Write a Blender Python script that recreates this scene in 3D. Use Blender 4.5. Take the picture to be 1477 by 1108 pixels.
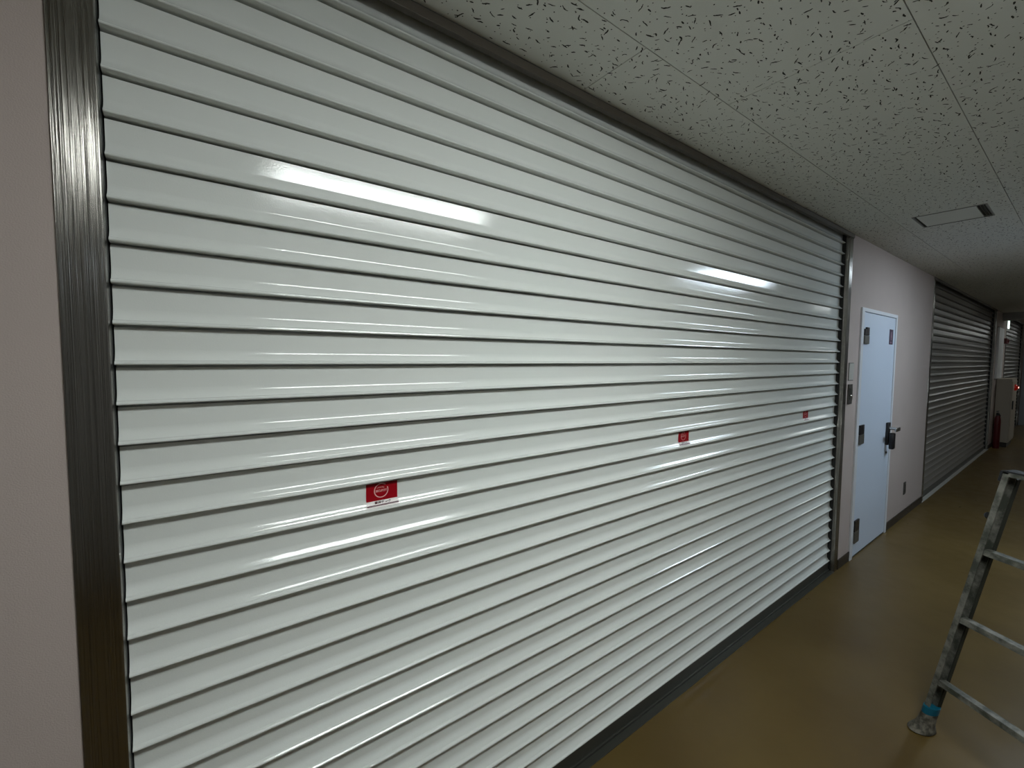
import bpy, bmesh, math, random
from mathutils import Matrix, Vector
for o in list(bpy.data.objects): bpy.data.objects.remove(o)
S = bpy.context.scene
COL = S.collection
PI = math.pi

# ------------------------------------------------------------ camera
cam_d = bpy.data.cameras.new('camera')
cam_d.sensor_width = 36.0
cam_d.lens = 629.05 / 1477 * 36
cam_d.clip_start = 0.02
cam = bpy.data.objects.new('camera', cam_d)
COL.objects.link(cam)
r_ = Vector((0.8010571, -0.59855666, 0.00611958))
u_ = Vector((0.03009953, 0.05048885, 0.99827095))
f_ = Vector((0.5978307, 0.79948783, -0.05846073))
cam.matrix_world = Matrix(((r_.x, u_.x, -f_.x, 0.0), (r_.y, u_.y, -f_.y, -1.1),
                           (r_.z, u_.z, -f_.z, 1.584), (0, 0, 0, 1)))
S.camera = cam

# ------------------------------------------------------------ world, exposure
w = bpy.data.worlds.new('world'); S.world = w; w.use_nodes = True
w.node_tree.nodes['Background'].inputs[0].default_value = (0.5, 0.55, 0.6, 1)
w.node_tree.nodes['Background'].inputs[1].default_value = 0.02
S.view_settings.view_transform = 'Standard'
S.view_settings.look = 'None'
S.view_settings.gamma = 1
S.view_settings.use_curve_mapping = False
S.view_settings.exposure = 0.40
# brightness of each ceiling lamp: (x centre, strength of its diffuser)
LAMPS = [(-3.0, 3.0), (0.975, 21.5), (4.93, 20.0), (8.9, 4.2), (12.9, 7.0), (16.9, 3.0), (20.9, 8.0)]  # first entry is an unseen lamp added to brighten the left wall
LAMP_Y = -1.335

CEIL = 2.5

# ------------------------------------------------------------ materials
def mat(name, col, rough=0.5, metal=0.0, spec=0.5, bump=None, var=None, emit=None, aniso=0.0, coat=0.0):
    m = bpy.data.materials.new(name); m.use_nodes = True
    nt = m.node_tree; N = nt.nodes; L = nt.links
    b = N['Principled BSDF']
    b.inputs['Base Color'].default_value = (*col, 1)
    b.inputs['Roughness'].default_value = rough
    b.inputs['Metallic'].default_value = metal
    b.inputs['Specular IOR Level'].default_value = spec
    b.inputs['Coat Weight'].default_value = coat
    b.inputs['Coat Roughness'].default_value = 0.12
    tc = N.new('ShaderNodeTexCoord')
    if var:      # (scale, amount, stretch)
        mp = N.new('ShaderNodeMapping'); mp.inputs['Scale'].default_value = var[2]
        L.new(tc.outputs['Object'], mp.inputs[0])
        n = N.new('ShaderNodeTexNoise'); n.inputs['Scale'].default_value = var[0]; n.inputs['Detail'].default_value = 5
        L.new(mp.outputs[0], n.inputs['Vector'])
        mx = N.new('ShaderNodeMix'); mx.data_type = 'RGBA'
        a = var[1]
        mx.inputs[6].default_value = (*[c * (1 - a) for c in col], 1)
        mx.inputs[7].default_value = (*[min(1, c * (1 + a)) for c in col], 1)
        L.new(n.outputs['Fac'], mx.inputs[0]); L.new(mx.outputs[2], b.inputs['Base Color'])
    if bump:     # (scale, strength, distance, stretch)
        mp = N.new('ShaderNodeMapping'); mp.inputs['Scale'].default_value = bump[3]
        L.new(tc.outputs['Object'], mp.inputs[0])
        n = N.new('ShaderNodeTexNoise'); n.inputs['Scale'].default_value = bump[0]; n.inputs['Detail'].default_value = 2
        L.new(mp.outputs[0], n.inputs['Vector'])
        bp = N.new('ShaderNodeBump'); bp.inputs['Strength'].default_value = bump[1]; bp.inputs['Distance'].default_value = bump[2]
        L.new(n.outputs['Fac'], bp.inputs['Height']); L.new(bp.outputs[0], b.inputs['Normal'])
    if aniso:
        b.inputs['Anisotropic'].default_value = aniso
        b.inputs['Anisotropic Rotation'].default_value = 0.25
        tg = N.new('ShaderNodeTangent'); tg.direction_type = 'RADIAL'; tg.axis = 'Z'
        L.new(tg.outputs[0], b.inputs['Tangent'])
    if emit:
        b.inputs['Emission Color'].default_value = (*emit[0], 1)
        b.inputs['Emission Strength'].default_value = emit[1]
    return m

ONE = (1, 1, 1)
M = dict(
    paint=mat('shutter_white_paint', (0.70, 0.725, 0.70), 0.05, spec=0.5, bump=(300, 0.25, 0.0006, ONE), var=(1.2, 0.03, (1, 1, 0.4))),
    galv=mat('shutter_grey_steel', (0.19, 0.178, 0.158), 0.28, metal=0.0, spec=0.3, bump=(120, 0.2, 0.0006, ONE), var=(3, 0.1, ONE)),
    steel=mat('brushed_stainless', (0.29, 0.277, 0.255), 0.18, metal=1.0, bump=(800, 1.0, 0.0018, (1, 1, 0.0015))),
    steel_dk=mat('dark_stainless', (0.10, 0.10, 0.085), 0.4, metal=0.7),
    groove=mat('black_groove_and_shadow_line', (0.012, 0.013, 0.012), 0.6),
    brown=mat('bronze_header', (0.085, 0.072, 0.056), 0.45, metal=0.2, var=(4, 0.25, (0.3, 1, 1))),
    wall=mat('pink_beige_wallpaper', (0.465, 0.395, 0.365), 0.75, spec=0.3, bump=(380, 0.5, 0.001, ONE), var=(5, 0.04, ONE)),
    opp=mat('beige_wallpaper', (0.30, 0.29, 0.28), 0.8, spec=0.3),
    base=mat('dark_brown_vinyl_baseboard', (0.028, 0.022, 0.016), 0.45),
    tile=mat('rockwool_ceiling_tile', (0.68, 0.69, 0.65), 0.9, spec=0.2, bump=(160, 0.4, 0.001, ONE), var=(2, 0.03, ONE)),
    fissure=mat('ceiling_tile_fissure', (0.05, 0.05, 0.045), 0.95, spec=0.1),
    joint=mat('ceiling_joint', (0.06, 0.06, 0.055), 0.9, spec=0.1),
    door=mat('pale_blue_white_door_paint', (0.60, 0.68, 0.80), 0.35, bump=(200, 0.1, 0.0004, ONE)),
    frame=mat('door_frame_paint', (0.66, 0.68, 0.72), 0.4),
    hinge=mat('grey_hinge_metal', (0.16, 0.155, 0.14), 0.45, metal=0.6),
    black=mat('black_plastic', (0.008, 0.008, 0.01), 0.35),
    silver=mat('satin_silver', (0.55, 0.55, 0.55), 0.25, metal=1.0),
    platem=mat('beige_plate', (0.42, 0.41, 0.38), 0.5),
    greyplate=mat('dark_grey_plate', (0.085, 0.08, 0.07), 0.45, metal=0.3),
    red=mat('sticker_red', (0.30, 0.0, 0.006), 0.4, spec=0.25),
    white=mat('sticker_white', (0.72, 0.66, 0.65), 0.4),
    pink=mat('sticker_pink', (0.80, 0.42, 0.40), 0.4),
    maroon=mat('sticker_maroon', (0.07, 0.008, 0.02), 0.4),
    purple=mat('notice_purple', (0.035, 0.015, 0.05), 0.4),
    mauve=mat('notice_mauve', (0.30, 0.20, 0.26), 0.5),
    alu=mat('paint_spattered_aluminium', (0.10, 0.105, 0.085), 0.6, metal=0.1, var=(22, 0.95, (1, 1, 1)), bump=(60, 0.4, 0.001, ONE)),
    alu_dk=mat('worn_dark_aluminium', (0.035, 0.038, 0.03), 0.6, metal=0.2, var=(18, 0.4, ONE)),
    rubber=mat('dusty_rubber_foot', (0.10, 0.092, 0.07), 0.8, var=(40, 0.35, ONE)),
    tape=mat('blue_tape', (0.0, 0.10, 0.17), 0.4),
    cabinet=mat('beige_cabinet_paint', (0.42, 0.37, 0.30), 0.4),
    panel=mat('pale_grey_panel', (0.78, 0.78, 0.78), 0.4),
    redlamp=mat('red_lamp_glass', (0.25, 0.0, 0.0), 0.2, emit=((1, 0.04, 0.02), 0.05)),
    redcore=mat('red_lamp_core', (1, 0.5, 0.4), 0.3, emit=((1, 0.45, 0.35), 2.5)),
    redp=mat('extinguisher_red', (0.10, 0.006, 0.008), 0.4),
    exitg=mat('exit_sign_green', (0.1, 0.5, 0.25), 0.3, emit=((0.35, 1.0, 0.6), 1.1)),
    exitw=mat('exit_sign_white', (0.9, 0.95, 0.9), 0.3, emit=((0.85, 1.0, 0.92), 1.3)),
    pillar=mat('grey_blue_pillar', (0.30, 0.33, 0.36), 0.5),
)
# brown vinyl floor: glossy with faint scuffs
def floor_material():
    m = bpy.data.materials.new('brown_vinyl_floor'); m.use_nodes = True
    nt = m.node_tree; N = nt.nodes; L = nt.links; b = N['Principled BSDF']
    tc = N.new('ShaderNodeTexCoord')
    n = N.new('ShaderNodeTexNoise'); n.inputs['Scale'].default_value = 1.6; n.inputs['Detail'].default_value = 6
    L.new(tc.outputs['Object'], n.inputs['Vector'])
    cr = N.new('ShaderNodeValToRGB')
    cr.color_ramp.elements[0].position = 0.3; cr.color_ramp.elements[0].color = (0.095, 0.060, 0.017, 1)
    cr.color_ramp.elements[1].position = 0.7; cr.color_ramp.elements[1].color = (0.132, 0.088, 0.028, 1)
    L.new(n.outputs['Fac'], cr.inputs[0]); L.new(cr.outputs[0], b.inputs['Base Color'])
    n2 = N.new('ShaderNodeTexNoise'); n2.inputs['Scale'].default_value = 9; n2.inputs['Detail'].default_value = 5
    L.new(tc.outputs['Object'], n2.inputs['Vector'])
    mr = N.new('ShaderNodeMapRange'); mr.inputs[3].default_value = 0.22; mr.inputs[4].default_value = 0.42
    L.new(n2.outputs['Fac'], mr.inputs[0]); L.new(mr.outputs[0], b.inputs['Roughness'])
    b.inputs['Specular IOR Level'].default_value = 0.4
    n3 = N.new('ShaderNodeTexNoise'); n3.inputs['Scale'].default_value = 25
    L.new(tc.outputs['Object'], n3.inputs['Vector'])
    bp = N.new('ShaderNodeBump'); bp.inputs['Strength'].default_value = 0.15; bp.inputs['Distance'].default_value = 0.002
    L.new(n3.outputs['Fac'], bp.inputs['Height']); L.new(bp.outputs[0], b.inputs['Normal'])
    return m
M['floor'] = floor_material()
# old ladder rails: dull metal with dried paint spots
def spatter(m, dark, light, sc):
    nt = m.node_tree; N = nt.nodes; L = nt.links; b = N['Principled BSDF']
    tc = N.new('ShaderNodeTexCoord'); n = N.new('ShaderNodeTexNoise'); n.inputs['Scale'].default_value = sc; n.inputs['Detail'].default_value = 8; n.inputs['Roughness'].default_value = 0.65
    L.new(tc.outputs['Object'], n.inputs['Vector'])
    cr = N.new('ShaderNodeValToRGB'); e = cr.color_ramp.elements
    e[0].position = 0.42; e[0].color = (*dark, 1); e[1].position = 0.62; e[1].color = (*light, 1)
    L.new(n.outputs['Fac'], cr.inputs[0]); L.new(cr.outputs[0], b.inputs['Base Color'])
spatter(M['alu'], (0.05, 0.055, 0.043), (0.21, 0.205, 0.18), 16)
spatter(M['rubber'], (0.05, 0.046, 0.036), (0.19, 0.175, 0.14), 34)

# ------------------------------------------------------------ helpers
def link(name, me, parent=None):
    o = bpy.data.objects.new(name, me); COL.objects.link(o)
    if parent: o.parent = parent
    return o
def empty(name, loc=(0, 0, 0), rz=0.0):
    o = bpy.data.objects.new(name, None); COL.objects.link(o)
    o.location = loc; o.rotation_euler = (0, 0, rz); o.empty_display_size = 0.1
    return o
def tag(o, label=None, cat=None, group=None, kind=None):
    if label: o['label'] = label
    if cat: o['category'] = cat
    if group: o['group'] = group
    if kind: o['kind'] = kind
    return o
def add_box(bm, a, b, bev=0.0, mi=0):
    t = bmesh.new()
    vs = [t.verts.new((x, y, z)) for x in (a[0], b[0]) for y in (a[1], b[1]) for z in (a[2], b[2])]
    for f in ((0, 1, 3, 2), (4, 6, 7, 5), (0, 4, 5, 1), (2, 3, 7, 6), (0, 2, 6, 4), (1, 5, 7, 3)):
        t.faces.new([vs[i] for i in f])
    if bev: bmesh.ops.bevel(t, geom=t.edges[:], offset=bev, segments=2, affect='EDGES', profile=0.5)
    bmesh.ops.recalc_face_normals(t, faces=t.faces[:])
    for f in t.faces: f.material_index = mi
    merge(bm, t)
def merge(bm, t):
    me = bpy.data.meshes.new('tmp'); t.to_mesh(me); t.free(); bm.from_mesh(me); bpy.data.meshes.remove(me)
def finish(name, bm, mats, parent=None, smooth=None):
    me = bpy.data.meshes.new(name)
    bm.to_mesh(me); bm.free()
    for m in (mats if isinstance(mats, (list, tuple)) else [mats]): me.materials.append(m)
    if smooth is not None:
        me.shade_smooth() if hasattr(me, 'shade_smooth') else None
        try: me.set_sharp_from_angle(angle=math.radians(smooth))
        except Exception: pass
    return link(name, me, parent)
def boxes(name, lst, mats, parent=None, bev=0.0):
    bm = bmesh.new()
    for e in lst: add_box(bm, e[0], e[1], bev, e[2] if len(e) > 2 else 0)
    return finish(name, bm, mats, parent)
def add_lathe(bm, pts, c, axis='Z', n=24, mi=0):
    rings = []
    for r, h in pts:
        ring = []
        for k in range(n):
            a = 2 * PI * k / n
            p = {'Z': (r * math.cos(a), r * math.sin(a), h), 'Y': (r * math.cos(a), h, r * math.sin(a)), 'X': (h, r * math.cos(a), r * math.sin(a))}[axis]
            ring.append(bm.verts.new((p[0] + c[0], p[1] + c[1], p[2] + c[2])))
        rings.append(ring)
    fs = []
    for i in range(len(rings) - 1):
        for k in range(n):
            fs.append(bm.faces.new((rings[i][k], rings[i][(k + 1) % n], rings[i + 1][(k + 1) % n], rings[i + 1][k])))
    fs.append(bm.faces.new(rings[0])); fs.append(bm.faces.new(rings[-1]))
    for f in fs: f.material_index = mi
    bmesh.ops.recalc_face_normals(bm, faces=fs)
def add_tube(bm, pts, rad, n=10):
    prev = None; fs = []
    P = [Vector(p) for p in pts]
    for i, p in enumerate(P):
        d = (P[min(i + 1, len(P) - 1)] - P[max(i - 1, 0)]).normalized()
        s = d.cross(Vector((0, 0, 1)) if abs(d.z) < 0.9 else Vector((1, 0, 0))).normalized(); t = d.cross(s)
        ring = [bm.verts.new(p + rad * (math.cos(2 * PI * k / n) * s + math.sin(2 * PI * k / n) * t)) for k in range(n)]
        if prev:
            for k in range(n): fs.append(bm.faces.new((prev[k], prev[(k + 1) % n], ring[(k + 1) % n], ring[k])))
        else: fs.append(bm.faces.new(ring))
        prev = ring
    fs.append(bm.faces.new(prev))
    bmesh.ops.recalc_face_normals(bm, faces=fs)
def text_mesh(body, size, bold=0.0):
    c = bpy.data.curves.new('lettering', 'FONT'); c.body = body; c.size = size
    c.align_x = 'CENTER'; c.align_y = 'CENTER'; c.offset = bold
    t = bpy.data.objects.new('lettering', c); COL.objects.link(t)
    dg = bpy.context.evaluated_depsgraph_get()
    me = bpy.data.meshes.new_from_object(t.evaluated_get(dg))
    bpy.data.objects.remove(t); bpy.data.curves.remove(c)
    return me

# ------------------------------------------------------------ the room
def S_(o, name=None): o['kind'] = 'structure'; return o
X0, X1 = -3.0, 26.0
YR = -2.75
YF = -6.0
S_(boxes('floor', [((X0, YR, -0.1), (X1, 0.2, 0.0))], M['floor']))

# shutter openings along the left-hand wall: (frame outer x0, x1)
OPEN = [(-0.1755, 3.909), (6.56, 11.56), (13.02, 16.5)]
DOOR = (4.157, 5.146, 1.993)
NICHE = 0.13
wb = [((X0, NICHE, 0), (X1, 0.2, CEIL))]
solid = [(X0, OPEN[0][0]), (OPEN[0][1], DOOR[0]), (DOOR[1], OPEN[1][0]), (OPEN[1][1], OPEN[2][0]), (OPEN[2][1], X1)]
for a, b in solid: wb.append(((a, 0, 0), (b, NICHE, CEIL)))
wb.append(((DOOR[0], 0, DOOR[2]), (DOOR[1], NICHE, CEIL)))
for a, b in OPEN: wb.append(((a, 0.075, CEIL - 0.03), (b, NICHE, CEIL)))
S_(boxes('wall_left', wb, M['wall']))
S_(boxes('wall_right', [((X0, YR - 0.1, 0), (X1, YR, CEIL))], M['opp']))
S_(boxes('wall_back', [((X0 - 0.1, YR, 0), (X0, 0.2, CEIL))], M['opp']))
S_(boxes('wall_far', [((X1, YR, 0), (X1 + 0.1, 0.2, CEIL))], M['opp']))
bb = []
for a, b in solid: bb.append(((a, -0.007, 0.0), (b, 0.0, 0.075)))
S_(boxes('baseboard_left', bb, M['base'], bev=0.0015))
S_(boxes('baseboard_right', [((X0, YR, 0), (X1, YR + 0.007, 0.075))], M['base']))

# ceiling: mineral-fibre tiles 1.0 x 0.5 in a half-bond with fissures pressed into the face
def ceiling():
    rnd = random.Random(5)
    bm = bmesh.new()
    add_box(bm, (X0, YR, CEIL + 0.006), (X1, 0.2, CEIL + 0.1), 0, 2)
    g = 0.0026
    rows = [(-0.26, 0.0), (-0.76, -0.26), (-1.26, -0.76), (-1.76, -1.26), (-2.26, -1.76), (YR, -2.26)]
    holes = [(3.75, 4.085, -0.675, -0.343)]
    lamps = [(x - 0.602, x + 0.602) for x, s in LAMPS]
    def quad(x0, x1, y0, y1):
        if x1 - x0 < 1e-4 or y1 - y0 < 1e-4: return
        add_box(bm, (x0, y0, CEIL), (x1, y1, CEIL + 0.006), 0, 0)
    for i, (y0, y1) in enumerate(rows):
        x = 0.1 + 0.5 * (i % 2) + (0.015 if i % 2 == 0 else -0.008)
        while x > X0: x -= 1.0
        while x < X1:
            a, b = max(x, X0) + g / 2, min(x + 1.0, X1) - g / 2
            c, d = y0 + g / 2, y1 - g / 2
            # ceiling vent cut-out
            h = None
            for q in holes:
                if q[0] < b and q[1] > a and q[2] < d and q[3] > c: h = q
            for l0, l1 in lamps:
                if l0 < b and l1 > a and c < LAMP_Y + 0.207 and d > LAMP_Y - 0.207: h = (l0, l1, LAMP_Y - 0.207, LAMP_Y + 0.207)
            if h:
                ha, hb, hc, hd = max(h[0], a), min(h[1], b), max(h[2], c), min(h[3], d)
                quad(a, ha, c, d); quad(hb, b, c, d); quad(ha, hb, c, hc); quad(ha, hb, hd, d)
            else: quad(a, b, c, d)
            x += 1.0
    # fissures: thin dark wandering slots and pinholes
    V = []; F = []
    def stroke(x, y, L, wd, ang, curl):
        n = max(2, int(L / 0.004)); px, py = x, y; a = ang
        pts = []
        for k in range(n + 1):
            pts.append((px, py, a)); a += rnd.gauss(0, curl)
            px += math.cos(a) * L / n; py += math.sin(a) * L / n
        base = len(V)
        for k, (px, py, a) in enumerate(pts):
            t = k / n; ww = wd * (0.35 + 0.65 * math.sin(PI * (0.08 + 0.84 * t))) * rnd.uniform(0.7, 1.2) / 2
            V.append((px - math.sin(a) * ww, py + math.cos(a) * ww, CEIL - 0.0002)); V.append((px + math.sin(a) * ww, py - math.cos(a) * ww, CEIL - 0.0002))
        for k in range(n):
            q = base + 2 * k; F.append((q, q + 1, q + 3, q + 2))
    def blocked(x, y):
        if y > -0.015 or y < YR + 0.03: return True
        if 3.73 < x < 4.10 and -0.70 < y < -0.32: return True
        for l0, l1 in lamps:
            if l0 - 0.03 < x < l1 + 0.03 and abs(y - LAMP_Y) < 0.23: return True
        for yy in (-0.26, -0.76, -1.26, -1.76, -2.26):
            if abs(y - yy) < 0.006: return True
        return False
    cell = 0.034
    xx = -0.8
    while xx < 9.0:
        yy = YR
        while yy < 0:
            x = xx + rnd.random() * cell; y = yy + rnd.random() * cell
            dens = 1.0 if x < 5 else 0.8
            if not blocked(x, y) and rnd.random() < 0.80 * dens:
                stroke(x, y, rnd.choice((0.010, 0.013, 0.017, 0.022, 0.026)), rnd.uniform(0.0028, 0.0052), rnd.gauss(0.05, 0.42) + (PI if rnd.random() < 0.5 else 0), 0.30)
            for _ in range(2):
                x = xx + rnd.random() * cell; y = yy + rnd.random() * cell
                if not blocked(x, y) and rnd.random() < 0.62 * dens:
                    s = rnd.uniform(0.0024, 0.0044); stroke(x, y, s, s, rnd.random() * 6, 0.1)
            yy += cell
        xx += cell
    me = bpy.data.meshes.new('t'); me.from_pydata(V, [], F)
    n0 = len(bm.faces)
    bm.from_mesh(me); bpy.data.meshes.remove(me)
    bm.faces.ensure_lookup_table()
    for f in bm.faces[n0:]: f.material_index = 1
    return S_(finish('ceiling', bm, [M['tile'], M['fissure'], M['joint']]))
ceiling()
S_(boxes('trim_1', [((12.35, YR, CEIL - 0.14), (12.62, 0.0, CEIL))], M['opp'], bev=0.004))

# ------------------------------------------------------------ roller shutters
PITCH = 0.07863
ZB = 1.564 + 11 * PITCH          # underside of the topmost visible rib
YBEAD = 0.0275                   # front of the ribs
PR = 0.0190                      # how far each rib stands out from the slat
# profile of one slat: (drop below the rib above, outward)
PROF = [(0.0, 0.0), (0.001, 0.0), (0.020, 0.0), (0.0400, 0.0), (0.0415, 0.00001), (0.0480, 0.0010), (0.0535, 0.0038), (0.0590, 0.0076), (0.0625, 0.0102), (0.0637, 0.0108),
        (0.0650, 0.0160), (0.0672, 0.0184), (0.0698, 0.0190), (0.0716, 0.0180), (0.0727, 0.0140), (0.0731, 0.0050), (0.0732, -0.0130), (0.0772, -0.0130), (0.0776, 0.0), (PITCH - 0.0003, 0.0)]
def slat_point(k, t, off=0.0):
    """point on slat k (k = index of the rib at its foot), t below its top"""
    ztop = ZB - (k - 1) * PITCH - 0.0035
    for (t0, d0), (t1, d1) in zip(PROF, PROF[1:]):
        if t <= t1:
            u = (t - t0) / (t1 - t0); d = d0 + u * (d1 - d0)
            nx = Vector((t1 - t0, d1 - d0)).normalized()      # tangent (down, out)
            return (YBEAD + PR - d - off * nx.x, ztop - t + off * -nx.y * -1 * 1.0)
    return (YBEAD + PR, ztop - t)
def curtain(x0, x1, name, m, parent, kmin=-1, kmax=30):
    bm = bmesh.new()
    line = []
    for k in range(kmin, kmax + 1):
        for i, (t, d) in enumerate(PROF):
            if i == len(PROF) - 1 and k < kmax: continue
            line.append((YBEAD + PR - d, ZB - (k - 1) * PITCH - 0.0035 - t))
    line[0] = (line[0][0], min(line[0][1], CEIL + 0.0)) 
    n = 8
    front = [[bm.verts.new((x0 + (x1 - x0) * j / n, y, min(z, CEIL - 0.002))) for j in range(n + 1)] for y, z in line]
    back = [[bm.verts.new((x0 + (x1 - x0) * j / n, YBEAD + PR + 0.016, min(z, CEIL - 0.002))) for j in (0, n)] for y, z in (line[0], line[-1])]
    for i in range(len(front) - 1):
        for j in range(n):
            bm.faces.new((front[i][j], front[i + 1][j], front[i + 1][j + 1], front[i][j + 1]))
    # back skin and end caps
    bm.faces.new((back[0][0], back[0][1], back[1][1], back[1][0]))
    bm.faces.new([front[0][j] for j in range(n + 1)] + [back[0][1], back[0][0]])
    bm.faces.new([front[-1][j] for j in range(n, -1, -1)] + [back[1][0], back[1][1]])
    for e, bk in ((0, 0), (n, 1)):
        bm.faces.new([front[i][e] for i in range(len(front))] + [back[1][bk], back[0][bk]])
    bmesh.ops.recalc_face_normals(bm, faces=bm.faces[:])
    return finish(name, bm, m, parent, smooth=24)
def side_guide(x_face0, x_face1, x_in, parent, m=None):
    """stainless jamb: face strip plus the reveal, with a black brush groove behind"""
    bm = bmesh.new()
    add_box(bm, (x_face0, -0.003, 0.0), (x_face1, 0.024, CEIL - 0.012), 0.0018, 0)
    add_box(bm, (x_face0, 0.0245, 0.0), (x_face1, 0.075, CEIL - 0.012), 0, 1)
    return finish('side_guide', bm, [m or M['steel'], M['groove']], parent)
def shutter(x0, x1, fw, m, label, sill=False, guide=None):
    r = empty('roller_shutter', ((x0 + x1) / 2, 0, 0))
    tag(r, label, 'shutter')
    a, b = x0 + fw, x1 - fw
    objs = [curtain(a + 0.0025, b - 0.0025, 'slat_curtain', m, None)]
    zb = ZB - 30 * PITCH - 0.0035
    bm = bmesh.new()
    add_box(bm, (a + 0.005, 0.034, 0.012), (b - 0.005, 0.062, zb + PITCH - 0.0795), 0.002)
    add_box(bm, (a + 0.005, 0.028, 0.0), (b - 0.005, 0.066, 0.012), 0.001)
    objs.append(finish('bottom_bar', bm, M['steel_dk'], None))
    objs.append(side_guide(x0, a, a, None, guide)); objs.append(side_guide(b, x1, b, None, guide))
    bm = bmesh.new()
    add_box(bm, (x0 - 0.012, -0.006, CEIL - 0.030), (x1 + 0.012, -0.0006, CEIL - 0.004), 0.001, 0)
    add_box(bm, (x0 - 0.012, -0.004, CEIL - 0.004), (x1 + 0.012, -0.0006, CEIL - 0.0005), 0, 1)  # black strip paints in the shadow line between header and ceiling
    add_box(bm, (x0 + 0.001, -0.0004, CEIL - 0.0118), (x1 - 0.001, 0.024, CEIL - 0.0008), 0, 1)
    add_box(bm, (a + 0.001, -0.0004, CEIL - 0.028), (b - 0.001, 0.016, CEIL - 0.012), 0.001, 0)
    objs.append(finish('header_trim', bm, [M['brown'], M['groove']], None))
    if not sill:
        objs.append(boxes('floor_sill', [((a + 0.001, -0.004, 0.0), (b - 0.001, 0.0275, 0.0035))], M['steel_dk'], None, 0.001))
    if sill:
        objs.append(boxes('floor_sill', [((x0, -0.012, 0.0), (x1, 0.0275, 0.004))], M['platem'], None, 0.001))
    for o in objs:
        o.parent = r; o.matrix_parent_inverse = Matrix.Translation((-r.location.x, 0, 0))
    return r
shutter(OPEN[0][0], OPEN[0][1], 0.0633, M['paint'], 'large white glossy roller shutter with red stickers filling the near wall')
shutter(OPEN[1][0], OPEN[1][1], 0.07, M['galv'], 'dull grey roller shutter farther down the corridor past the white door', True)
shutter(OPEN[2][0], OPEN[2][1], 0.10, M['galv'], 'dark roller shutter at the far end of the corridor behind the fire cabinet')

# ------------------------------------------------------------ stickers on the shutter
def strip(bm, xa, xb, k, t0, t1, off, mi):
    n = 10; rows = []
    for i in range(n + 1):
        t = t0 + (t1 - t0) * i / n
        y, z = slat_point(k, t, 0)
        y -= off * 1.3
        rows.append((bm.verts.new((xa, y, z)), bm.verts.new((xb, y, z))))
    for (a, b), (c, d) in zip(rows, rows[1:]):
        f = bm.faces.new((a, c, d, b)); f.material_index = mi
def flat_text(body, size, x, y, z, m, parent, name='lettering', bold=0.0, sx=1.0):
    me = text_mesh(body, size, bold)
    me.transform(Matrix.Translation((x, y, z)) @ Matrix.Rotation(PI / 2, 4, 'X') @ Matrix.Scale(sx, 4, (1, 0, 0)))
    me.materials.clear(); me.materials.append(m)
    return link(name, me, parent)
def ring_arc(bm, cx, y, cz, r, wd, a0, a1, n=40, tilt=1.0):
    vs = []
    for i in range(n + 1):
        a = a0 + (a1 - a0) * i / n
        vs.append((bm.verts.new((cx + (r - wd / 2) * math.cos(a), y, cz + (r - wd / 2) * math.sin(a) * tilt)),
                   bm.verts.new((cx + (r + wd / 2) * math.cos(a), y, cz + (r + wd / 2) * math.sin(a) * tilt))))
    for (a, b), (c, d) in zip(vs, vs[1:]): bm.faces.new((a, b, d, c))
def sticker(xa, label):
    k = 16; W = 0.087
    r = empty('security_sticker', (0, 0, 0)); tag(r, label, 'sticker', 'red security stickers along the white shutter')
    bm = bmesh.new()
    strip(bm, xa - 0.0012, xa + W + 0.0012, k, 0.0003, 0.0635, 0.0003, 0)
    bk = finish('sticker_backing', bm, M['white'], r, smooth=30)
    bm = bmesh.new(); strip(bm, xa, xa + W - 0.0006, k, 0.0005, 0.0480, 0.0008, 0)
    strip(bm, xa, xa + W, k, 0.0568, 0.0602, 0.0014, 1)
    finish('red_panel', bm, [M['red'], M['maroon']], r, smooth=30)
    y, z = slat_point(k, 0.0215)
    bm = bmesh.new()
    ring_arc(bm, xa + W * 0.47, y - 0.0016, z, 0.0187, 0.0024, math.radians(50), math.radians(385))
    ring_arc(bm, xa + W * 0.47 - 0.002, y - 0.0012, z - 0.004, 0.0165, 0.0008, math.radians(52), math.radians(125), 12, 0.8)
    finish('emblem_ring', bm, M['pink'], r)
    flat_text('SECURITY', 0.0082, xa + W * 0.47, y - 0.0012, z - 0.001, M['pink'], r, 'emblem_lettering', 0.0003, 0.85)
    flat_text('TOYO TEC', 0.004, xa + W * 0.47, y - 0.0012, z + 0.008, M['pink'], r, 'emblem_lettering', 0.0, 0.9)
    yy, zz = slat_point(k, 0.0533)
    flat_text('東洋テック', 0.0092, xa + W * 0.5, yy - 0.0022, zz, M['maroon'], r, 'company_lettering', 0.00015, 1.0)
    return r
sticker(0.374, 'red sticker with white circle nearest the camera on the white shutter')
sticker(1.824, 'red sticker on the white shutter, middle one of the three')
sticker(3.264, 'red sticker on the white shutter beside its far edge, closest to the door')

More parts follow.
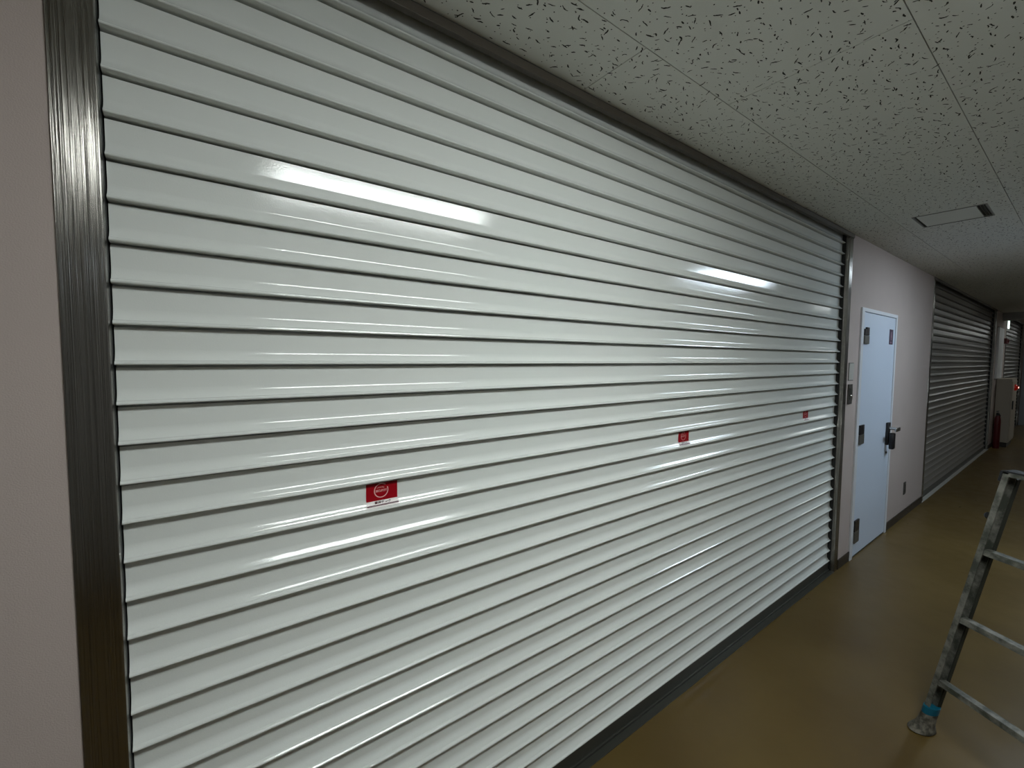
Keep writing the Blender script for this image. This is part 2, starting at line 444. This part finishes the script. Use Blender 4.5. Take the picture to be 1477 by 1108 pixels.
# ------------------------------------------------------------ the white door
def door():
    r = empty('door_1', (0, 0, 0)); tag(r, 'pale blue-white steel door between the two shutters', kind='structure')
    a, b, h = DOOR; fy = -0.012
    bm = bmesh.new()
    add_box(bm, (a, fy, 0), (a + 0.055, NICHE - 0.01, h), 0.0015)
    add_box(bm, (b - 0.04, fy, 0), (b, NICHE - 0.01, h), 0.0015)
    add_box(bm, (a + 0.055, fy, h - 0.028), (b - 0.04, NICHE - 0.01, h), 0.0015)
    finish('door_frame', bm, M['frame'], r)
    la, lb, lz = a + 0.059, b - 0.043, h - 0.032
    boxes('door_leaf', [((la, -0.006, 0.014), (lb, 0.035, lz))], M['door'], r, 0.0015)
    boxes('door_threshold', [((la, -0.004, 0.0), (lb, 0.03, 0.008))], M['steel_dk'], r)
    for i, (z0, z1) in enumerate(((1.715, 1.845), (0.922, 1.075), (0.125, 0.308))):
        hg = boxes('hinge', [((la + 0.004, -0.020, z0), (la + 0.112, -0.0062, (z0 + z1) / 2 - 0.002))], M['hinge'], r, 0.002)
        bm = bmesh.new()
        zm, zt = (z0 + z1) / 2, z1
        add_box(bm, (la + 0.004, -0.019, zm), (la + 0.050, -0.0062, zt - (0.014 if i == 0 else 0)), 0.003)
        add_box(bm, (la + 0.050, -0.019, zm), (la + 0.112, -0.0062, zt), 0.003)
        finish('hinge_recess', bm, M['black'], hg)
    # lock with lever
    bm = bmesh.new()
    add_box(bm, (4.975, -0.030, 0.835), (5.03, -0.0062, 1.035), 0.006)
    add_box(bm, (4.972, -0.068, 0.800), (5.032, -0.031, 0.945), 0.010)
    finish('lock_body', bm, M['black'], r, smooth=40)
    bm = bmesh.new()
    add_lathe(bm, [(0.012, -0.09), (0.013, -0.03)], (5.0, 0, 0.985), 'Y', 16)
    add_box(bm, (4.900, -0.100, 0.968), (5.018, -0.084, 1.002), 0.006)
    finish('lever_handle', bm, M['silver'], r, smooth=40)
    bm = bmesh.new(); add_lathe(bm, [(0.009, -0.020), (0.009, -0.007)], (5.0, 0, 0.765), 'Y', 14)
    finish('keyhole', bm, M['hinge'], r, smooth=40)
    return r
door()

# sticker on the door
def door_notice():
    r = empty('door_notice', (0, 0, 0)); tag(r, 'small dark framed notice with pale oval stuck high on the white door', 'sticker')
    y = -0.0068; x0, x1, z0, z1 = 4.93, 5.04, 1.727, 1.858
    boxes('notice_sheet', [((x0, y - 0.0006, z0), (x1, y + 0.0004, z1))], M['purple'], r)
    bm = bmesh.new(); cx, cz = (x0 + x1) / 2 + 0.002, (z0 + z1) / 2 + 0.008
    vs = [bm.verts.new((cx + 0.024 * math.cos(a), y - 0.0009, cz + 0.038 * math.sin(a))) for a in [2 * PI * i / 28 for i in range(28)]]
    bm.faces.new(vs); finish('pale_oval', bm, M['mauve'], r)
    boxes('caption_block', [((cx - 0.032, y - 0.0010, z0 + 0.010), (cx + 0.022, y - 0.0008, z0 + 0.024))], M['mauve'], r)
    bm = bmesh.new(); ring_arc(bm, cx, y - 0.0012, cz, 0.018, 0.003, 0, 2 * PI, 24, 1.2); finish('oval_mark', bm, M['purple'], r)
door_notice()

# ------------------------------------------------------------ plates on the wall
def wall_plate():
    r = empty('wall_plate', (3.995, 0, 1.50)); tag(r, 'thin beige blank plate on the wall above the dark key switch', 'wall plate')
    boxes('plate_body', [((-0.05, -0.006, -0.062), (0.05, -0.0002, 0.062))], M['platem'], r, 0.002)
    boxes('plate_rim', [((-0.055, -0.003, -0.067), (0.055, -0.0001, 0.067))], M['greyplate'], r, 0.001)
def key_switch():
    r = empty('shutter_key_switch', (3.985, 0, 1.332)); tag(r, 'dark grey upright key switch box on the wall beside the shutter edge', 'switch')
    boxes('switch_plate', [((-0.04, -0.010, -0.075), (0.04, -0.0002, 0.075))], M['greyplate'], r, 0.002)
    boxes('switch_cover', [((-0.028, -0.014, -0.04), (0.028, -0.0101, 0.045))], M['steel_dk'], r, 0.001)
    bm = bmesh.new(); add_lathe(bm, [(0.007, -0.017), (0.008, -0.0142)], (0, 0, -0.01), 'Y', 14); finish('key_cylinder', bm, M['silver'], r)
def outlet():
    r = empty('outlet_plate', (5.785, 0, 0.30)); tag(r, 'small grey outlet plate low on the wall between door and grey shutter', 'outlet')
    boxes('outlet_cover', [((-0.036, -0.007, -0.062), (0.036, -0.0002, 0.062))], M['greyplate'], r, 0.002)
    boxes('socket', [((-0.014, -0.009, -0.040), (0.014, -0.0071, -0.008)), ((-0.014, -0.009, 0.008), (0.014, -0.0071, 0.040))], M['black'], r, 0.001)
wall_plate(); key_switch(); outlet()

# ------------------------------------------------------------ ceiling vent
def vent():
    r = empty('ceiling_vent', (3.917, -0.509, CEIL)); tag(r, 'square flush ceiling vent panel with dark slots at two ends', 'vent')
    hx, hy = 0.166, 0.165; t = 0.008
    bm = bmesh.new()
    for a, b in (((-hx, -hy, -0.004), (hx, -hy + t, 0.03)), ((-hx, hy - t, -0.004), (hx, hy, 0.03)),
                 ((-hx, -hy + t, -0.004), (-hx + t * 0.5, hy - t, 0.03)), ((hx - t * 0.5, -hy + t, -0.004), (hx, hy - t, 0.03))):
        add_box(bm, a, b, 0.0008)
    finish('vent_frame', bm, M['frame_grey'], r)
    boxes('vent_box', [((-hx + 0.004, -hy + t, 0.022), (hx - 0.004, hy - t, 0.028))], M['groove'], r)
    boxes('vent_panel', [((-hx + 0.010, -hy + 0.045, -0.002), (hx - 0.010, hy - 0.020, 0.004))], M['tile'], r, 0.001)
    boxes('slot_blade', [((-hx + 0.006, -hy + 0.018, 0.004), (hx - 0.006, -hy + 0.021, 0.021)), ((-hx + 0.006, -hy + 0.032, 0.004), (hx - 0.006, -hy + 0.035, 0.021))], M['steel_dk'], r)
M['frame_grey'] = mat('vent_frame_paint', (0.22, 0.22, 0.20), 0.6)
vent()

# ------------------------------------------------------------ ceiling lamps (flush, over the middle of the corridor)
PLACE = ['added as unseen fill, left of the view', 'over the near white shutter', 'in front of the white door', 'by the start of the grey shutter',
         'near the ceiling beam', 'beyond the ceiling beam', 'farthest down the corridor']
def lamp(x, s, where):
    r = empty('ceiling_light', (x, LAMP_Y, CEIL))
    tag(r, 'flush strip ceiling light ' + where, 'ceiling light', 'strip lights along the corridor ceiling')
    hx, hy = 0.60, 0.165; t = 0.012
    bm = bmesh.new()
    for a, b in (((-hx, -hy, -0.003), (hx, -hy + t, 0.04)), ((-hx, hy - t, -0.003), (hx, hy, 0.04)),
                 ((-hx, -hy + t, -0.003), (-hx + t, hy - t, 0.04)), ((hx - t, -hy + t, -0.003), (hx, hy - t, 0.04))):
        add_box(bm, a, b, 0.001)
    finish('lamp_frame', bm, M['panel'], r)
    c = (0.945, 1.0, 0.98) if x < 3 or x > 6 else (0.74, 0.88, 1.0)
    lm = mat('lamp_diffuser_%s' % ('lit' if s else 'unlit'), (0.8, 0.8, 0.8), 0.5, emit=(c, s) if s else None)
    boxes('lamp_diffuser', [((-hx + t, -hy + t, -0.030), (hx - t, hy - t, 0.006))], lm, r, 0.004)
for (x, s), p in zip(LAMPS, PLACE): lamp(x, s, p)

# ------------------------------------------------------------ step ladder at the right
def ladder():
    ang = -0.523
    r = empty('step_ladder', (2.501, -0.733, 0)); r.rotation_euler = (0, 0, 0)
    tag(r, 'paint-spattered aluminium step ladder with taped rubber feet on the floor', 'ladder')
    R = Vector((math.sin(ang), -math.cos(ang), 0))      # along the rungs, towards the camera side
    Nn = Vector((-R.y, R.x, 0))                          # away from the shutter, down the corridor
    if Nn.x < 0: Nn = -Nn
    lean = Vector((-0.043, -0.170, 0))
    lr, ln = lean.dot(R), lean.dot(Nn)
    Wd = 0.56
    def P(u, v, z, side):      # u along rungs from this rail's centre, v along Nn
        base = lr * z
        o = base if side == 0 else Wd - base
        return R * (o + (u if side == 0 else -u)) + Nn * (v + ln * z) + Vector((0, 0, z))
    def prism(bm, side, u0, u1, v0, v1, z0, z1, top=None):
        vs = []
        for z in (z0, z1):
            for u, v in ((u0, v0), (u1, v0), (u1, v1), (u0, v1)): vs.append(bm.verts.new(P(u, v, z, side)))
        fs = [bm.faces.new([vs[i] for i in f]) for f in ((0, 1, 2, 3), (4, 5, 6, 7), (0, 1, 5, 4), (1, 2, 6, 5), (2, 3, 7, 6), (3, 0, 4, 7))]
        bmesh.ops.recalc_face_normals(bm, faces=fs)
    def bar(bm, z, v0, v1, h, dz=0.0):
        vs = []
        for side, uu in ((0, 0.006), (1, 0.006)):
            for v, zz in ((v0, z), (v1, z + dz), (v1, z + dz - h), (v0, z - h)):
                vs.append(bm.verts.new(P(uu, v, zz, side)))
        fs = [bm.faces.new([vs[i] for i in f]) for f in ((0, 1, 2, 3), (4, 5, 6, 7), (0, 1, 5, 4), (1, 2, 6, 5), (2, 3, 7, 6), (3, 0, 4, 7))]
        bmesh.ops.recalc_face_normals(bm, faces=fs)
    H = 1.165
    for side in (0, 1):
        # front rail: C channel, outer flange light, web inward
        bm = bmesh.new()
        prism(bm, side, -0.012, -0.009, -0.016, 0.016, 0.075, H)
        prism(bm, side, -0.012, 0.008, -0.019, -0.016, 0.075, H)
        prism(bm, side, -0.012, 0.008, 0.016, 0.019, 0.075, H)
        finish('side_rail', bm, M['alu'], r)
        # rear rail folded just behind
        bm = bmesh.new()
        prism(bm, side, -0.010, 0.012, 0.0205, 0.034, 0.11, H - 0.02)
        finish('rear_rail', bm, M['alu_dk'], r)
        # tape band and rubber foot
        bm = bmesh.new(); c0 = P(0.001, 0.003, 0, side)
        def ring_at(z, rx, n=18, off=0.0):
            c = P(0.001, 0.003, z, side)
            return [bm.verts.new(c + R * (rx * 0.72 * math.cos(2 * PI * k / n)) + Nn * (rx * math.sin(2 * PI * k / n) + off)) for k in range(n)]
        def loft(spec):
            rs = [ring_at(*s) for s in spec]; fs = []
            for a, b in zip(rs, rs[1:]):
                for k in range(len(a)): fs.append(bm.faces.new((a[k], a[(k + 1) % len(a)], b[(k + 1) % len(b)], b[k])))
            fs += [bm.faces.new(rs[0]), bm.faces.new(rs[-1])]
            bmesh.ops.recalc_face_normals(bm, faces=fs)
        loft([(0.088, 0.030), (0.089, 0.033), (0.120, 0.0325), (0.121, 0.029)])
        ft = finish('tape_band', bm, M['tape'], r, smooth=40); ft['label'] = 'blue tape wound above the foot'
        bm = bmesh.new()
        loft([(0.0, 0.050, 18, -0.014), (0.006, 0.055, 18, -0.014), (0.014, 0.051, 18, -0.012), (0.030, 0.040, 18, -0.008), (0.055, 0.034, 18, -0.003), (0.087, 0.032)])
        finish('rubber_foot', bm, M['rubber'], r, smooth=50)
        bm = bmesh.new()
        c = P(-0.0125, 0.012, 0.985, side); out = -R if side == 0 else R
        rs = []
        for d, rr in ((0, 0.014), (0.022, 0.014), (0.028, 0.010)):
            rs.append([bm.verts.new(c + out * d + Nn * rr * math.cos(2 * PI * k / 14) + Vector((0, 0, rr * math.sin(2 * PI * k / 14)))) for k in range(14)])
        fs = [bm.faces.new((a[k], a[(k + 1) % 14], b[(k + 1) % 14], b[k])) for a, b in zip(rs, rs[1:]) for k in range(14)] + [bm.faces.new(rs[0]), bm.faces.new(rs[-1])]
        bmesh.ops.recalc_face_normals(bm, faces=fs)
        finish('hinge_knob', bm, M['black'], r)
    for z in (0.256, 0.556, 0.858):
        bm = bmesh.new(); bar(bm, z, -0.0155, 0.0155, 0.006); bar(bm, z - 0.006, -0.0155, -0.0125, 0.016); bar(bm, z - 0.006, 0.0125, 0.0155, 0.016)
        finish('rung', bm, M['alu'], r)
    bm = bmesh.new(); bar(bm, H + 0.006, -0.022, 0.040, 0.014); finish('top_plate', bm, M['alu'], r)
    for side in (0, 1):
        bm = bmesh.new(); prism(bm, side, -0.020, -0.0125, -0.021, 0.040, H - 0.03, H + 0.010); prism(bm, side, -0.016, 0.06, -0.020, 0.038, H + 0.0065, H + 0.012)
        finish('top_cap', bm, M['black'], r)
    return r
ladder()

# ------------------------------------------------------------ far end of the corridor
def fire_cabinet():
    r = empty('fire_hydrant_cabinet', (12.65, 0, 0)); tag(r, 'beige fire hydrant cabinet with a red lamp at the far end', 'fire cabinet')
    D = -0.20
    boxes('cabinet_body', [((-0.6, D, 0.09), (0.22, -0.0075, 1.265))], M['cabinet'], r, 0.006)
    boxes('cabinet_plinth', [((-0.57, D + 0.02, 0.0), (0.19, -0.0075, 0.09))], M['base'], r)
    boxes('cabinet_door', [((-0.56, D - 0.008, 0.13), (0.18, D - 0.0005, 1.22))], M['cabinet'], r, 0.002)
    boxes('cabinet_handle', [((-0.47, D - 0.022, 0.70), (-0.42, D - 0.0085, 0.86))], M['black'], r, 0.003)
    bm = bmesh.new(); add_lathe(bm, [(0.060, D - 0.0085), (0.060, D - 0.015), (0.052, D - 0.034), (0.034, D - 0.048), (0.010, D - 0.054)], (-0.22, 0, 1.10), 'Y', 24)
    lp = finish('position_lamp', bm, M['redlamp'], r, smooth=50); lp['label'] = 'glowing red dome lamp'
    bm = bmesh.new(); add_lathe(bm, [(0.014, D - 0.0545), (0.014, D - 0.060)], (-0.22, 0, 1.10), 'Y', 12); finish('lamp_bulb', bm, M['redcore'], lp)
fire_cabinet()
def extinguisher():
    r = empty('fire_extinguisher', (11.82, -0.075, 0)); tag(r, 'dark red fire extinguisher standing beside the beige cabinet', 'fire extinguisher')
    bm = bmesh.new(); add_lathe(bm, [(0.040, 0.0), (0.044, 0.01), (0.044, 0.50), (0.040, 0.545), (0.030, 0.58), (0.022, 0.60)], (0, 0, 0), 'Z', 24)
    finish('cylinder', bm, M['redp'], r, smooth=50)
    bm = bmesh.new(); add_lathe(bm, [(0.022, 0.601), (0.022, 0.64)], (0, 0, 0), 'Z', 14)
    add_box(bm, (-0.10, -0.012, 0.642), (0.05, 0.012, 0.655), 0.003); add_box(bm, (-0.11, -0.012, 0.675), (0.03, 0.012, 0.688), 0.003)
    finish('valve_handle', bm, M['black'], r)
    bm = bmesh.new(); add_tube(bm, [(0.02, -0.01, 0.63), (0.075, -0.02, 0.60), (0.082, -0.02, 0.45), (0.080, -0.015, 0.20)], 0.009)
    finish('hose', bm, M['black'], r, smooth=50)
extinguisher()
def notice_panel():
    r = empty('wall_panel', (12.14, 0, 0)); tag(r, 'tall pale wall panel on the pier between the far shutters', 'panel')
    boxes('panel_sheet', [((-0.36, -0.03, 1.27), (0.31, -0.0005, 2.20))], M['panel'], r, 0.003)
    boxes('panel_rim', [((-0.37, -0.022, 1.26), (0.32, -0.0004, 1.2695)), ((-0.37, -0.022, 2.2005), (0.32, -0.0004, 2.21))], M['frame_grey'], r)
notice_panel()
def exit_sign():
    r = empty('exit_sign', (13.05, -0.001, 2.235)); tag(r, 'lit green and white exit sign high on the far wall', 'exit sign')
    boxes('sign_box', [((0.0, -0.020, -0.012), (0.16, -0.0065, 0.0)), ((0.0, -0.020, 0.23), (0.16, -0.0065, 0.238)), ((0.0, -0.012, 0.0), (0.16, -0.0065, 0.23))], M['panel'], r)
    boxes('green_panel', [((0.002, -0.026, 0.155), (0.158, -0.0125, 0.229))], M['exitg'], r, 0.002)
    boxes('white_panel', [((0.002, -0.026, 0.001), (0.158, -0.0125, 0.154))], M['exitw'], r, 0.002)
exit_sign()
def alarm_sign():
    r = empty('alarm_plate', (12.60, 0, 0)); tag(r, 'small dark red plate on the wall above the fire cabinet', 'alarm plate')
    boxes('alarm_plate_board', [((0.06, -0.05, 1.93), (0.36, -0.0005, 2.03))], M['redp'], r, 0.004)
    bm = bmesh.new(); add_lathe(bm, [(0.035, -0.0505), (0.035, -0.06), (0.02, -0.068)], (0.21, 0, 1.98), 'Y', 16); finish('alarm_dome', bm, M['redp'], r)
alarm_sign()
S_(boxes('trim_2', [((16.62, -0.22, 0), (17.0, -0.0075, CEIL))], M['pillar'], None, 0.004))
